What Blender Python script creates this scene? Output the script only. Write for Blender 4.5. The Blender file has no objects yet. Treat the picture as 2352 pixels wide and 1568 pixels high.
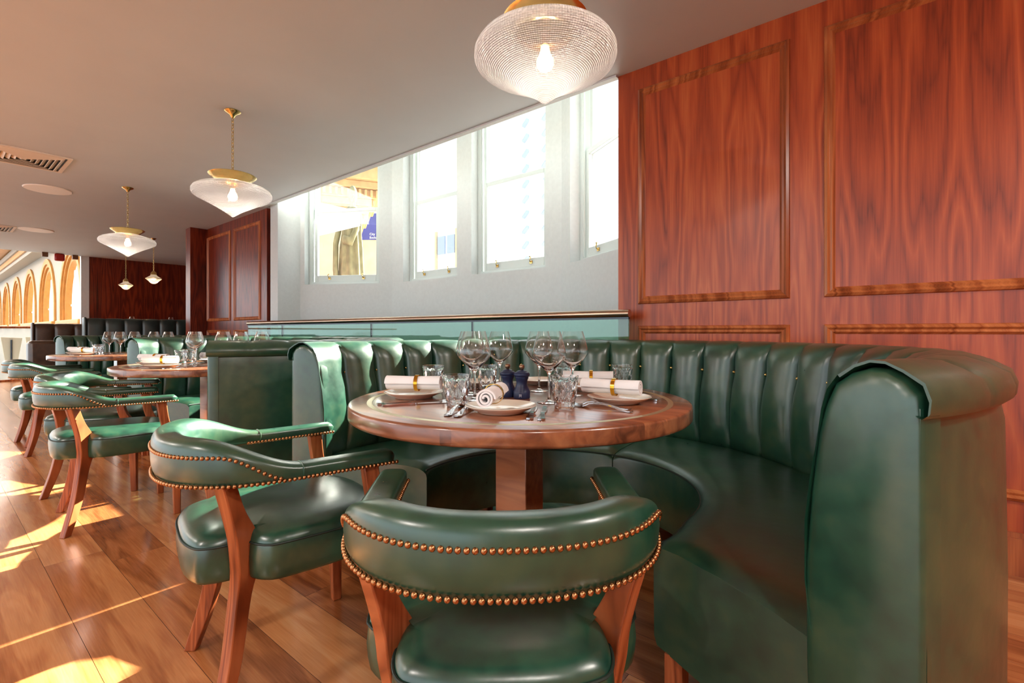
import bpy, math, random
from math import sin, cos, pi, radians as R, hypot, atan2
random.seed(7)
S = bpy.context.scene
C = S.collection

# ------------------------------------------------------------------ camera, world, sun, exposure
cam = bpy.data.objects.new('camera', bpy.data.cameras.new('camera')); C.objects.link(cam)
cam.location = (0, 0, .97); cam.rotation_euler = (pi/2, 0, R(39.3))
cam.data.sensor_width = 36; cam.data.lens = 36*1110/2352; cam.data.shift_y = -22/2352
cam.data.clip_start = .02; cam.data.clip_end = 400
S.camera = cam
S.view_settings.view_transform = 'Standard'; S.view_settings.look = 'None'
S.view_settings.gamma = 1; S.view_settings.use_curve_mapping = False
S.view_settings.exposure = .75
S.cycles.use_denoising = True
S.cycles.max_bounces = 12; S.cycles.transparent_max_bounces = 24
S.cycles.transmission_bounces = 12; S.cycles.sample_clamp_indirect = 6
S.cycles.caustics_refractive = False; S.cycles.caustics_reflective = False

def srgb(r, g, b):
    f = lambda v: (v/255/12.92) if v/255 <= .04045 else ((v/255+.055)/1.055)**2.4
    return (f(r), f(g), f(b), 1)

W = bpy.data.worlds.new('world'); S.world = W; W.use_nodes = True
bg = W.node_tree.nodes['Background']; bg.inputs[0].default_value = (.86, .94, 1, 1); bg.inputs[1].default_value = 1.4

def lamp(name, kind, loc, energy, color, **kw):
    l = bpy.data.lights.new(name, kind); l.energy = energy; l.color = color
    rot = kw.pop('rot', (0, 0, 0))
    for k, v in kw.items(): setattr(l, k, v)
    o = bpy.data.objects.new(name, l); o.location = loc; o.rotation_euler = rot; C.objects.link(o); return o
# sun: through the bay windows, low, travelling towards -y (29 deg high)
lamp('sun', 'SUN', (0, 30, 20), 30, (1, .94, .82), angle=R(.6), rot=(R(90-29), 0, R(180)))

# ------------------------------------------------------------------ materials
class NT:
    def __init__(s, name):
        s.m = bpy.data.materials.new(name); s.m.use_nodes = True; s.t = s.m.node_tree; s.t.nodes.clear()
        s.out = s.n('ShaderNodeOutputMaterial')
    def n(s, typ, ins=None, **kw):
        x = s.t.nodes.new(typ)
        for k, v in kw.items(): setattr(x, k, v)
        for k, v in (ins or {}).items():
            if isinstance(v, tuple) and len(v) == 2 and hasattr(v[0], 'outputs'): s.t.links.new(v[0].outputs[v[1]], x.inputs[k])
            elif hasattr(v, 'outputs'): s.t.links.new(v.outputs[0], x.inputs[k])
            else: x.inputs[k].default_value = v
        return x
    def ramp(s, fac, stops, interp='LINEAR'):
        r = s.n('ShaderNodeValToRGB', {0: fac}); r.color_ramp.interpolation = interp
        e = r.color_ramp.elements
        while len(e) < len(stops): e.new(.5)
        for k, (p, c) in enumerate(stops): e[k].position = p; e[k].color = c
        return r
    def math(s, op, a, b=None, c=None):
        ins = {0: a}
        if b is not None: ins[1] = b
        if c is not None: ins[2] = c
        return s.n('ShaderNodeMath', ins, operation=op)
    def obj(s, scale=(1, 1, 1), rot=(0, 0, 0), gen='Object'):
        tc = s.n('ShaderNodeTexCoord')
        return s.n('ShaderNodeMapping', {0: (tc, gen), 'Scale': scale, 'Rotation': rot})
    def done(s, sh): s.t.links.new(sh.outputs[0], s.out.inputs[0]); return s.m
    def bsdf(s, color, rough=.5, **kw):
        ins = {'Base Color': color, 'Roughness': rough}; ins.update({k.replace('_', ' '): v for k, v in kw.items()})
        return s.n('ShaderNodeBsdfPrincipled', ins)

def plain(name, col, rough=.5, metal=0, noise=0, nscale=8, **kw):
    t = NT(name)
    if noise:
        nz = t.n('ShaderNodeTexNoise', {'Vector': t.obj(), 'Scale': nscale, 'Detail': 4})
        c2 = tuple(min(1, v*(1+noise)) for v in col[:3])+(1,); c1 = tuple(v*(1-noise) for v in col[:3])+(1,)
        colr = t.ramp(nz, [(.3, c1), (.7, c2)])
    else: colr = col
    return t.done(t.bsdf(colr, rough, Metallic=metal, **kw))

def leather(name, a, b, c, rough=.27):
    t = NT(name); o = t.obj()
    n1 = t.n('ShaderNodeTexNoise', {'Vector': o, 'Scale': 3.2, 'Detail': 5, 'Roughness': .6})
    n2 = t.n('ShaderNodeTexNoise', {'Vector': o, 'Scale': 26, 'Detail': 5})
    f = t.math('MULTIPLY_ADD', n2, .3, t.math('MULTIPLY', n1, .7))
    col = t.ramp(f, [(.34, a), (.5, b), (.68, c)])
    rr = t.n('ShaderNodeMapRange', {0: n2, 3: rough-.06, 4: rough+.08})
    n3 = t.n('ShaderNodeTexVoronoi', {'Vector': o, 'Scale': 420})
    n4 = t.n('ShaderNodeTexNoise', {'Vector': o, 'Scale': 14, 'Detail': 3})
    b1 = t.n('ShaderNodeBump', {'Strength': .025, 'Distance': .0006, 'Height': n3})
    b2 = t.n('ShaderNodeBump', {'Strength': .16, 'Distance': .006, 'Height': n4, 'Normal': b1})
    return t.done(t.bsdf(col, rr, Normal=b2, Coat_Weight=.3, Coat_Roughness=.26, Specular_IOR_Level=.75))
M = {}
M['leather'] = leather('green leather', srgb(18, 52, 42), srgb(28, 72, 54), srgb(58, 84, 58), .30)
M['leather_dark'] = leather('dark green leather', srgb(16, 34, 34), srgb(24, 46, 44), srgb(36, 58, 50), .38)
M['leather_brown'] = leather('brown leather', srgb(40, 26, 16), srgb(62, 40, 24), srgb(80, 56, 34), .38)

def veneer(name, stops, period=.42, rough=.32, gscale=1.0, axis='z'):
    """book-matched cathedral grain; grain runs along AXIS"""
    t = NT(name); tc = t.n('ShaderNodeTexCoord')
    sp = t.n('ShaderNodeSeparateXYZ', {0: (tc, 'Object')})
    X, Y, Z = (sp, 0), (sp, 1), (sp, 2)
    if axis == 'x': X, Z = (sp, 1), (sp, 0)
    across = t.math('ADD', X, t.math('MULTIPLY', Y, 1.0)) if axis == 'z' else X
    pp = t.math('PINGPONG', across, period/2)
    leaf = t.math('FLOOR', t.math('DIVIDE', across, period*2))
    vec = t.n('ShaderNodeCombineXYZ', {0: t.math('MULTIPLY', pp, 6*gscale), 1: t.math('MULTIPLY', leaf, 3.7), 2: t.math('MULTIPLY', Z, .55*gscale)})
    nz = t.n('ShaderNodeTexNoise', {'Vector': vec, 'Scale': 1.0, 'Detail': 2.5, 'Roughness': .45, 'Distortion': .3})
    rings = t.math('FRACT', t.math('MULTIPLY', nz, 9))
    tri = t.math('PINGPONG', t.math('MULTIPLY', nz, 18), 1)
    fv = t.n('ShaderNodeCombineXYZ', {0: t.math('MULTIPLY', across, 160), 1: t.math('MULTIPLY', Y, 30), 2: t.math('MULTIPLY', Z, 5)})
    fine = t.n('ShaderNodeTexNoise', {'Vector': fv, 'Scale': 1, 'Detail': 3})
    cl = t.n('ShaderNodeTexNoise', {'Vector': vec, 'Scale': .7, 'Detail': 1})
    f = t.math('ADD', t.math('MULTIPLY', tri, .30), t.math('ADD', t.math('MULTIPLY', fine, .35), t.math('MULTIPLY', cl, .5)))
    col = t.ramp(f, stops)
    bp = t.n('ShaderNodeBump', {'Strength': .06, 'Distance': .002, 'Height': fine})
    return t.done(t.bsdf(col, rough, Normal=bp, Coat_Weight=.12, Coat_Roughness=.25, Specular_IOR_Level=.4))
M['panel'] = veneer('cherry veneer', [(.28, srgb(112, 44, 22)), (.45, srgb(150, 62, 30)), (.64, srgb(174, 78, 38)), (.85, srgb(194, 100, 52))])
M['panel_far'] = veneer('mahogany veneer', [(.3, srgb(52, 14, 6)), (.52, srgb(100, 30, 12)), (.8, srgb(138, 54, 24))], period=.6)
M['mould'] = veneer('moulding wood', [(.3, srgb(112, 54, 28)), (.5, srgb(158, 84, 46)), (.8, srgb(198, 120, 70))], period=.9, rough=.28)
M['chairwood'] = veneer('chair oak', [(.3, srgb(100, 46, 24)), (.5, srgb(150, 78, 42)), (.8, srgb(184, 106, 64))], period=.3, rough=.3, gscale=2)
M['tablewood'] = None

def stripwood(name, wid, stops, rough):
    t = NT(name); tc = t.n('ShaderNodeTexCoord'); sp = t.n('ShaderNodeSeparateXYZ', {0: (tc, 'Object')})
    row = t.math('FLOOR', t.math('DIVIDE', (sp, 1), wid))
    off = t.n('ShaderNodeTexWhiteNoise', {1: row}, noise_dimensions='1D')
    col_ = t.math('FLOOR', t.math('ADD', t.math('DIVIDE', (sp, 0), wid*5), t.math('MULTIPLY', (off, 0), 7)))
    idv = t.n('ShaderNodeCombineXYZ', {0: row, 1: col_})
    wn = t.n('ShaderNodeTexWhiteNoise', {0: idv}, noise_dimensions='3D')
    v = t.n('ShaderNodeCombineXYZ', {0: t.math('MULTIPLY', (sp, 0), 2.2), 1: t.math('MULTIPLY', (sp, 1), 26), 2: t.math('MULTIPLY_ADD', (wn, 0), 17, t.math('MULTIPLY', (sp, 2), 20))})
    nz = t.n('ShaderNodeTexNoise', {'Vector': v, 'Scale': 1, 'Detail': 4, 'Distortion': .8})
    f = t.math('ADD', t.math('MULTIPLY', nz, .75), t.math('MULTIPLY', (wn, 0), .28))
    return t.done(t.bsdf(t.ramp(f, stops), rough, Coat_Weight=.8, Coat_Roughness=.16))
M['tablewood'] = stripwood('walnut tabletop', .085, [(.3, srgb(84, 46, 30)), (.5, srgb(134, 78, 50)), (.75, srgb(178, 114, 74))], .28)

def floormat():
    t = NT('oak floor planks')
    uv = t.n('ShaderNodeUVMap', uv_map='UVMap'); at = t.n('ShaderNodeAttribute', attribute_name='tone')
    mp = t.n('ShaderNodeMapping', {0: uv, 'Scale': (1.1, 9, 1)})
    ad = t.n('ShaderNodeVectorMath', {0: mp, 1: t.n('ShaderNodeCombineXYZ', {2: t.math('MULTIPLY', (at, 2), 40)})}, operation='ADD')
    nz = t.n('ShaderNodeTexNoise', {'Vector': ad, 'Scale': 1.1, 'Detail': 3, 'Roughness': .4, 'Distortion': .9})
    mp2 = t.n('ShaderNodeMapping', {0: uv, 'Scale': (8, 190, 1)})
    fine = t.n('ShaderNodeTexNoise', {'Vector': mp2, 'Scale': 1, 'Detail': 3})
    mp3 = t.n('ShaderNodeMapping', {0: uv, 'Scale': (2.4, 4.2, 1)})
    vor = t.n('ShaderNodeTexVoronoi', {'Vector': mp3, 'Scale': 1.0})
    knot = t.ramp((vor, 0), [(0, (1, 1, 1, 1)), (.03, (.3, .3, .3, 1)), (.08, (0, 0, 0, 1))])
    tri = t.math('PINGPONG', t.math('MULTIPLY', nz, 9), 1)
    f = t.math('ADD', t.math('MULTIPLY', tri, .11), t.math('ADD', t.math('MULTIPLY', nz, .50), t.math('ADD', t.math('MULTIPLY', fine, .22), t.math('MULTIPLY', (at, 2), .3))))
    col = t.ramp(f, [(.3, srgb(122, 66, 34)), (.5, srgb(174, 106, 60)), (.68, srgb(202, 136, 84)), (.86, srgb(216, 160, 108))])
    mx = t.n('ShaderNodeMix', {0: t.math('MULTIPLY', knot, .75), 6: col, 7: srgb(60, 28, 16)}, data_type='RGBA')
    r = t.n('ShaderNodeMapRange', {0: nz, 3: .14, 4: .3})
    bp = t.n('ShaderNodeBump', {'Strength': .1, 'Distance': .002, 'Height': fine})
    return t.done(t.bsdf((mx, 2), r, Normal=bp, Coat_Weight=.3, Coat_Roughness=.15))
M['floor'] = floormat()
M['gap'] = plain('floor gap', srgb(50, 26, 16), .8)
M['white'] = plain('white wall paint', srgb(208, 212, 212), .55, noise=.03, nscale=30)
M['sashwhite'] = plain('window paint', srgb(206, 214, 212), .35)
M['ceil'] = plain('ceiling paint', srgb(200, 207, 212), .62, noise=.02, nscale=3)
M['disc'] = plain('disc white', srgb(246, 240, 232), .4)
M['vent'] = plain('vent cream', srgb(228, 216, 200), .5)
M['brass'] = plain('brass', srgb(214, 184, 118), .2, 1, noise=.06, nscale=20)
M['gold'] = plain('gold ring', srgb(214, 160, 50), .16, 1)
M['nail'] = plain('antique nail', srgb(178, 128, 86), .3, 1, noise=.2, nscale=300)
M['steel'] = plain('polished steel', srgb(206, 206, 208), .1, 1)
M['rail'] = plain('bronze rail', srgb(188, 158, 136), .2, 1)
M['basemetal'] = plain('dark base metal', srgb(70, 74, 78), .25, .9)
M['navy'] = plain('navy lacquer', srgb(28, 42, 78), .42)
M['knob'] = plain('bronze knob', srgb(150, 118, 92), .3, .9)
M['mark'] = plain('white print', srgb(215, 220, 228), .6)
M['inlay'] = plain('brass inlay', srgb(206, 200, 160), .3, .8)
M['ceramic'] = plain('cream ceramic', srgb(238, 226, 208), .12, Coat_Weight=.5)
M['thread'] = plain('stitch', srgb(22, 40, 32), .6)
M['black'] = plain('black', srgb(18, 18, 18), .5)
M['redplastic'] = plain('red plastic', srgb(160, 24, 16), .35)
M['brownbox'] = plain('brown plastic', srgb(110, 70, 40), .45)
M['stone'] = plain('pale stone', srgb(196, 180, 150), .8, noise=.12, nscale=2)
M['moss'] = plain('mossy stone', srgb(120, 112, 78), .85, noise=.35, nscale=5)
M['golden'] = plain('gilded plaster', srgb(176, 120, 56), .45, .2, noise=.12, nscale=3)
M['hallwhite'] = plain('hall plaster', srgb(150, 141, 130), .6)
M['shade'] = plain('beige canvas', srgb(206, 192, 164), .8)
M['signblue'] = plain('sign blue', srgb(58, 66, 140), .5, noise=.2, nscale=1)
M['outwhite'] = plain('pale render', srgb(244, 244, 242), .7)
M['stonewarm'] = plain('warm stone', srgb(180, 140, 92), .8, noise=.15, nscale=6)
M['signpale'] = plain('pale blue glass', srgb(150, 166, 196), .4)
M['asphalt'] = plain('pavement', srgb(190, 188, 184), .9)
def linen():
    t = NT('white linen'); o = t.obj()
    w = t.n('ShaderNodeTexNoise', {'Vector': o, 'Scale': 60, 'Detail': 3}); w2 = t.n('ShaderNodeTexNoise', {'Vector': o, 'Scale': 900, 'Detail': 1})
    b = t.n('ShaderNodeBump', {'Strength': .25, 'Distance': .002, 'Height': w}); b2 = t.n('ShaderNodeBump', {'Strength': .1, 'Distance': .0005, 'Height': w2, 'Normal': b})
    return t.done(t.bsdf(srgb(246, 245, 244), .8, Normal=b2, Sheen_Weight=.3))
M['linen'] = linen()
def glass(name, tint=(1, 1, 1, 1), rough=0.0, bump=None):
    t = NT(name); ins = dict(Transmission_Weight=1, IOR=1.47)
    if bump:
        vo = t.n('ShaderNodeTexVoronoi', {'Vector': t.obj(), 'Scale': bump}, feature='F1')
        ins['Normal'] = t.n('ShaderNodeBump', {'Strength': .6, 'Distance': .003, 'Height': (vo, 0)})
    return t.done(t.bsdf(tint, rough, **ins))
M['glass'] = glass('clear glass')
M['tumbler'] = glass('cut glass')
def pane(name, tint, gl=.08, tcol=(1, 1, 1, 1)):
    t = NT(name)
    lw = t.n('ShaderNodeLayerWeight', {0: .5}); f = t.math('MULTIPLY_ADD', t.math('POWER', (lw, 1), 5.0), .8, .035+gl)
    tr = t.n('ShaderNodeBsdfTransparent', {0: tint}); g = t.n('ShaderNodeBsdfGlossy', {0: tcol, 1: .02})
    return t.done(t.n('ShaderNodeMixShader', {0: f, 1: tr, 2: g}))
M['pane'] = pane('window pane', (.98, 1, 1, 1), 0)
M['railglass'] = pane('green tinted glass', srgb(196, 232, 222), .04)
def shadeglass():
    t = NT('prismatic glass'); tc = t.n('ShaderNodeTexCoord'); sp = t.n('ShaderNodeSeparateXYZ', {0: (tc, 'Object')})
    ang = t.math('ARCTAN2', (sp, 1), (sp, 0))
    w1 = t.math('SINE', t.math('MULTIPLY', ang, 180)); rad = t.math('SQRT', t.math('ADD', t.math('MULTIPLY', (sp, 0), (sp, 0)), t.math('MULTIPLY', (sp, 1), (sp, 1))))
    w2 = t.math('SINE', t.math('MULTIPLY', t.math('ADD', (sp, 2), rad), 700))
    h = t.math('MULTIPLY_ADD', w2, 1.0, t.math('MULTIPLY', w1, .5))
    b = t.n('ShaderNodeBump', {'Strength': .8, 'Distance': .0025, 'Height': h})
    rib = t.n('ShaderNodeMapRange', {0: h, 1: -1.5, 2: 1.5, 3: .46, 4: .84})
    tr = t.n('ShaderNodeBsdfTransparent', {0: (1, .99, .98, 1)})
    tl = t.n('ShaderNodeBsdfTranslucent', {0: (.86, .89, .95, 1), 'Normal': b}); df = t.n('ShaderNodeBsdfDiffuse', {0: (.8, .82, .86, 1), 'Normal': b})
    gl = t.n('ShaderNodeBsdfGlossy', {0: (.93, .96, 1, 1), 1: .2, 'Normal': b})
    a = t.n('ShaderNodeMixShader', {0: .45, 1: tl, 2: df}); a2 = t.n('ShaderNodeMixShader', {0: .16, 1: a, 2: gl})
    return t.done(t.n('ShaderNodeMixShader', {0: rib, 1: tr, 2: a2}))
M['shadeglass'] = shadeglass()
def emit(name, col, st):
    t = NT(name); return t.done(t.n('ShaderNodeEmission', {0: col, 1: st}))
M['bulb'] = emit('bulb glow', (1, .72, .36, 1), 9)
def skyl():
    t = NT('skylight panel'); return t.done(t.n('ShaderNodeBsdfTranslucent', {0: (.9, .9, .9, 1)}))
M['skylight'] = skyl()

# ------------------------------------------------------------------ mesh helpers
class MB:
    def __init__(s): s.v = []; s.f = []
    def add(s, vs, fs):
        o = len(s.v); s.v += [tuple(p) for p in vs]; s.f += [tuple(i+o for i in f) for f in fs]; return s
    def box(s, x0, x1, y0, y1, z0, z1):
        return s.add([(x0, y0, z0), (x1, y0, z0), (x1, y1, z0), (x0, y1, z0), (x0, y0, z1), (x1, y0, z1), (x1, y1, z1), (x0, y1, z1)],
                     [(0, 3, 2, 1), (4, 5, 6, 7), (0, 1, 5, 4), (1, 2, 6, 5), (2, 3, 7, 6), (3, 0, 4, 7)])
    def loft(s, rings, closed=True, cap=True, loop=False):
        """rings: lists of equal length; CLOSED: each ring closes; LOOP: last ring joins first"""
        n = len(rings[0]); vs = [p for r in rings for p in r]; fs = []
        m = len(rings)
        for i in range(m if loop else m-1):
            j = (i+1) % m
            for k in range(n if closed else n-1):
                l = (k+1) % n; fs.append((i*n+k, i*n+l, j*n+l, j*n+k))
        if cap and not loop and closed: fs += [tuple(range(n-1, -1, -1)), tuple((m-1)*n+k for k in range(n))]
        return s.add(vs, fs)
    def lathe(s, prof, n=40, c=(0, 0, 0), close=False):
        """prof: (r, z) list"""
        rings = [[(c[0]+r*cos(2*pi*k/n), c[1]+r*sin(2*pi*k/n), c[2]+z) for k in range(n)] for r, z in prof]
        return s.loft(rings, True, not close, close)
    def tube(s, pts, r, n=8, loop=False):
        rings = []; m = len(pts)
        for i, p in enumerate(pts):
            a = pts[(i-1) % m] if (loop or i) else p; b = pts[(i+1) % m] if (loop or i < m-1) else p
            d = [b[k]-a[k] for k in range(3)]; L = math.sqrt(sum(q*q for q in d)) or 1; d = [q/L for q in d]
            up = (0, 0, 1) if abs(d[2]) < .9 else (1, 0, 0)
            u = (d[1]*up[2]-d[2]*up[1], d[2]*up[0]-d[0]*up[2], d[0]*up[1]-d[1]*up[0]); L = math.sqrt(sum(q*q for q in u)); u = [q/L for q in u]
            w = (d[1]*u[2]-d[2]*u[1], d[2]*u[0]-d[0]*u[2], d[0]*u[1]-d[1]*u[0])
            rings.append([tuple(p[j]+r*(cos(2*pi*k/n)*u[j]+sin(2*pi*k/n)*w[j]) for j in range(3)) for k in range(n)])
        return s.loft(rings, True, True, loop)
    def ball(s, c, r, n=8, m=5, sz=1):
        prof = [(r*sin(pi*i/m)+1e-5, -r*sz*cos(pi*i/m)) for i in range(m+1)]
        return s.lathe(prof, n, c)
    def build(s, name, mat, parent=None, smooth=35, bevel=0, kind=None, loc=None):
        me = bpy.data.meshes.new(name); me.from_pydata(s.v, [], s.f); me.validate()
        import bmesh
        b = bmesh.new(); b.from_mesh(me); bmesh.ops.recalc_face_normals(b, faces=b.faces); b.to_mesh(me); b.free()
        me.materials.append(mat)
        if smooth:
            me.shade_smooth()
            if smooth < 180: me.set_sharp_from_angle(angle=R(smooth))
        o = bpy.data.objects.new(name, me); C.objects.link(o)
        if loc: o.location = loc
        if parent is not None: o.parent = parent
        if bevel:
            md = o.modifiers.new('bevel', 'BEVEL'); md.width = bevel; md.segments = 2; md.limit_method = 'ANGLE'; md.angle_limit = R(40)
        if kind: o['kind'] = kind
        return o
def empty(name, loc=(0, 0, 0), rz=0):
    o = bpy.data.objects.new(name, None); C.objects.link(o); o.location = loc; o.rotation_euler = (0, 0, rz); o.empty_display_size = .05
    return o
def tag(o, label, cat, group=None):
    o['label'] = label; o['category'] = cat
    if group: o['group'] = group
    return o
def struct(o): o['kind'] = 'structure'; return o
def dup(root, loc, rz, label, group=None):
    r = root.copy(); C.objects.link(r); r.location = loc; r.rotation_euler = (0, 0, rz); r['label'] = label
    if group: r['group'] = group
    for ch in list(root.children):
        c = ch.copy(); C.objects.link(c); c.parent = r
        for g in ch.children:
            d = g.copy(); C.objects.link(d); d.parent = c
    return r
def smooth(x): x = max(0, min(1, x)); return x*x*(3-2*x)
def lerp(a, b, t): return a+(b-a)*t
def interp(tab, x):
    """smooth cubic through rows (x, v1, v2, ...)"""
    if x <= tab[0][0]: return tab[0][1:]
    if x >= tab[-1][0]: return tab[-1][1:]
    for i, (a, b) in enumerate(zip(tab, tab[1:])):
        if x <= b[0]:
            p, q = tab[max(0, i-1)], tab[min(len(tab)-1, i+2)]; h = b[0]-a[0]; t = (x-a[0])/h; out = []
            for k in range(1, len(a)):
                m0 = (b[k]-p[k])/(b[0]-p[0])*h; m1 = (q[k]-a[k])/(q[0]-a[0])*h
                out.append((2*t**3-3*t*t+1)*a[k]+(t**3-2*t*t+t)*m0+(-2*t**3+3*t*t)*b[k]+(t**3-t*t)*m1)
            return tuple(out)

# ------------------------------------------------------------------ the room
ZC = 2.571; YW = 2.77; XE = -1.405       # ceiling height, window-side wall face, end of the near panelled wall
# floor: planks along x
def build_floor():
    vs, fs, uvs, tones = [], [], [], []
    y = -5.0; w = .19; zt = 0
    while y < 2.66:
        y1 = min(y+w, 2.70); x = -13.6-random.random(); off = random.random()*50
        while x < 3.2:
            L = random.choice([1.1, 1.4, 1.8, 2.2]); x1 = x+L
            a, b = max(x, -13.55)+.0006, min(x1, 3.2)-.0006
            if b > a:
                o = len(vs); vs += [(a, y+.0006, 0), (b, y+.0006, 0), (b, y1-.0006, 0), (a, y1-.0006, 0)]; fs.append((o, o+1, o+2, o+3))
                uvs += [(a, off), (b, off), (b, off+w), (a, off+w)]; tones.append(random.random()); off += random.random()*9
            x = x1
        y += w
    # the strip in front of the near wood wall
    for k in range(6):
        a, b = -1.30+k*.75, -1.30+(k+1)*.75-.001
        o = len(vs); vs += [(a, 2.701, 0), (b, 2.701, 0), (b, YW, 0), (a, YW, 0)]; fs.append((o, o+1, o+2, o+3)); uvs += [(a, k), (b, k), (b, k+.07), (a, k+.07)]; tones.append(random.random())
    me = bpy.data.meshes.new('floor'); me.from_pydata(vs, [], fs)
    uv = me.uv_layers.new(name='UVMap')
    for i, l in enumerate(me.loops): uv.data[i].uv = uvs[l.vertex_index]
    at = me.attributes.new('tone', 'FLOAT', 'FACE')
    for i, t in enumerate(tones): at.data[i].value = t
    me.materials.append(M['floor']); o = bpy.data.objects.new('floor', me); C.objects.link(o); struct(o)
    sl = MB().box(-13.56, 3.2, -5, 2.70, -.3, -.0015); sl.box(-1.30, 3.2, 2.70, YW, -.3, -.0015)
    sl.box(-13.56, -6.45, 2.70, 4.2, -.3, -.0015)
    struct(sl.build('floor_slab', M['gap'], o, smooth=0))
build_floor()
cl = MB()
cl.box(-13.56, 3.2, -5, YW, ZC, ZC+.22); cl.box(-13.56, -6.40, YW, 4.2, ZC, ZC+.22)
ce = struct(cl.build('ceiling', M['ceil'], smooth=0))
struct(MB().box(-6.40, XE, YW-.03, YW+.012, ZC-.012, ZC+.24).build('trim_1', M['white'], smooth=0))

def moulding(mb, x0, x1, z0, z1, y, prof=((0, .0), (.004, .012), (.016, .02), (.026, .010), (.036, .014), (.044, .004), (.048, 0))):
    """picture-frame moulding on the face y, standing out towards -y"""
    rings = []
    for cx_, cz_, dx, dz in ((x0, z0, 1, 1), (x1, z0, -1, 1), (x1, z1, -1, -1), (x0, z1, 1, -1)):
        rings.append([(cx_+dx*a, y-b, cz_+dz*a) for a, b in prof])
    mb.loft(rings, closed=False, cap=False, loop=True)
# near panelled wall
wr = MB().box(XE, 3.2, YW, YW+.14, 0, ZC); wr = struct(wr.build('wall_right', M['panel'], smooth=0))
k = 0
xs = [(-1.272, -.457), (-.314, .60), (.745, 1.65), (1.79, 2.7)]
for a, b in xs:
    for z0, z1 in ((1.138, 2.445), (.292, 1.007)):
        mb = MB(); moulding(mb, a, b, z0, z1, YW+.001); struct(mb.build('trim_%d' % (3+k), M['mould'], wr, smooth=25)); k += 1
sk = MB().box(XE+.0, 3.2, YW-.016, YW+.01, 0, .15); sk.box(XE, 3.2, YW-.010, YW+.01, .15, .17)
struct(sk.build('baseboard_right', M['mould'], smooth=0))
struct(MB().box(3.2, 3.3, -5, YW+.14, -.3, ZC).build('wall_east', M['panel'], smooth=0))
# far panelled wall and pier
YF = 2.83
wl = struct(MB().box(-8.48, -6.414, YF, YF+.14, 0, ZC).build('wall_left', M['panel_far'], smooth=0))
for a, b in ((-8.46, -7.575), (-7.446, -6.60)):
    for z0, z1 in ((1.13, 2.44), (.29, 1.0)):
        mb = MB(); moulding(mb, a, b, z0, z1, YF+.001); struct(mb.build('trim_%d' % (20+k), M['mould'], wl, smooth=25)); k += 1
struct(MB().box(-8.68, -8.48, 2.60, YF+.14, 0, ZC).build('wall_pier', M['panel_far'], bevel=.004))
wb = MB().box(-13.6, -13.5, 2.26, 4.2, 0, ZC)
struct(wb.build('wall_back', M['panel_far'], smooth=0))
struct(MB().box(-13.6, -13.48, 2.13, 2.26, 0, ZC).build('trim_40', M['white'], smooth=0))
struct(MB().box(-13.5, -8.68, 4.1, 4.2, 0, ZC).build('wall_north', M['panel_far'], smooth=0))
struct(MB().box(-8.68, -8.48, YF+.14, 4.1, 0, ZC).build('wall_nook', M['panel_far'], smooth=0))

# window bay: white canted walls standing on the well behind the railing
YM = 3.75; XL, XR = -5.02, -2.476; ZS = 1.585; ZH = 3.55; ZB = -1.6; ZT = 3.95; TH = .22
dl = (-cos(R(30)), -sin(R(30))); dr = (cos(R(30)), -sin(R(30)))
def facet(name, p0, d, L, opens):
    """wall from p0 along unit d, length L, room side on the -normal; opens: (t0, t1)"""
    nrm = (-d[1], d[0])
    if nrm[1] < 0: nrm = (d[1], -d[0])
    mb = MB()
    def slab(t0, t1, z0, z1):
        P = [(p0[0]+d[0]*t+nrm[0]*q, p0[1]+d[1]*t+nrm[1]*q) for t, q in ((t0, 0), (t1, 0), (t1, TH), (t0, TH))]
        mb.add([(x, y, z0) for x, y in P]+[(x, y, z1) for x, y in P], [(0, 3, 2, 1), (4, 5, 6, 7), (0, 1, 5, 4), (1, 2, 6, 5), (2, 3, 7, 6), (3, 0, 4, 7)])
    slab(0, L, ZB, ZS); slab(0, L, ZH, ZT)
    t = 0
    for a, b in opens: slab(t, a, ZS, ZH); t = b
    slab(t, L, ZS, ZH)
    return struct(mb.build(name, M['white'], smooth=0)), nrm
LW = 1.20
fac = [('wall_bay_center', (XL, YM), (1, 0), XR-XL, [(.22, 1.16), (1.385, 2.36)]),
       ('wall_bay_left', (XL, YM), dl, LW+.06, [(.165, LW)]),
       ('wall_bay_right', (XR, YM), dr, LW+.06, [(.165, LW)])]
wn = 0
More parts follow.
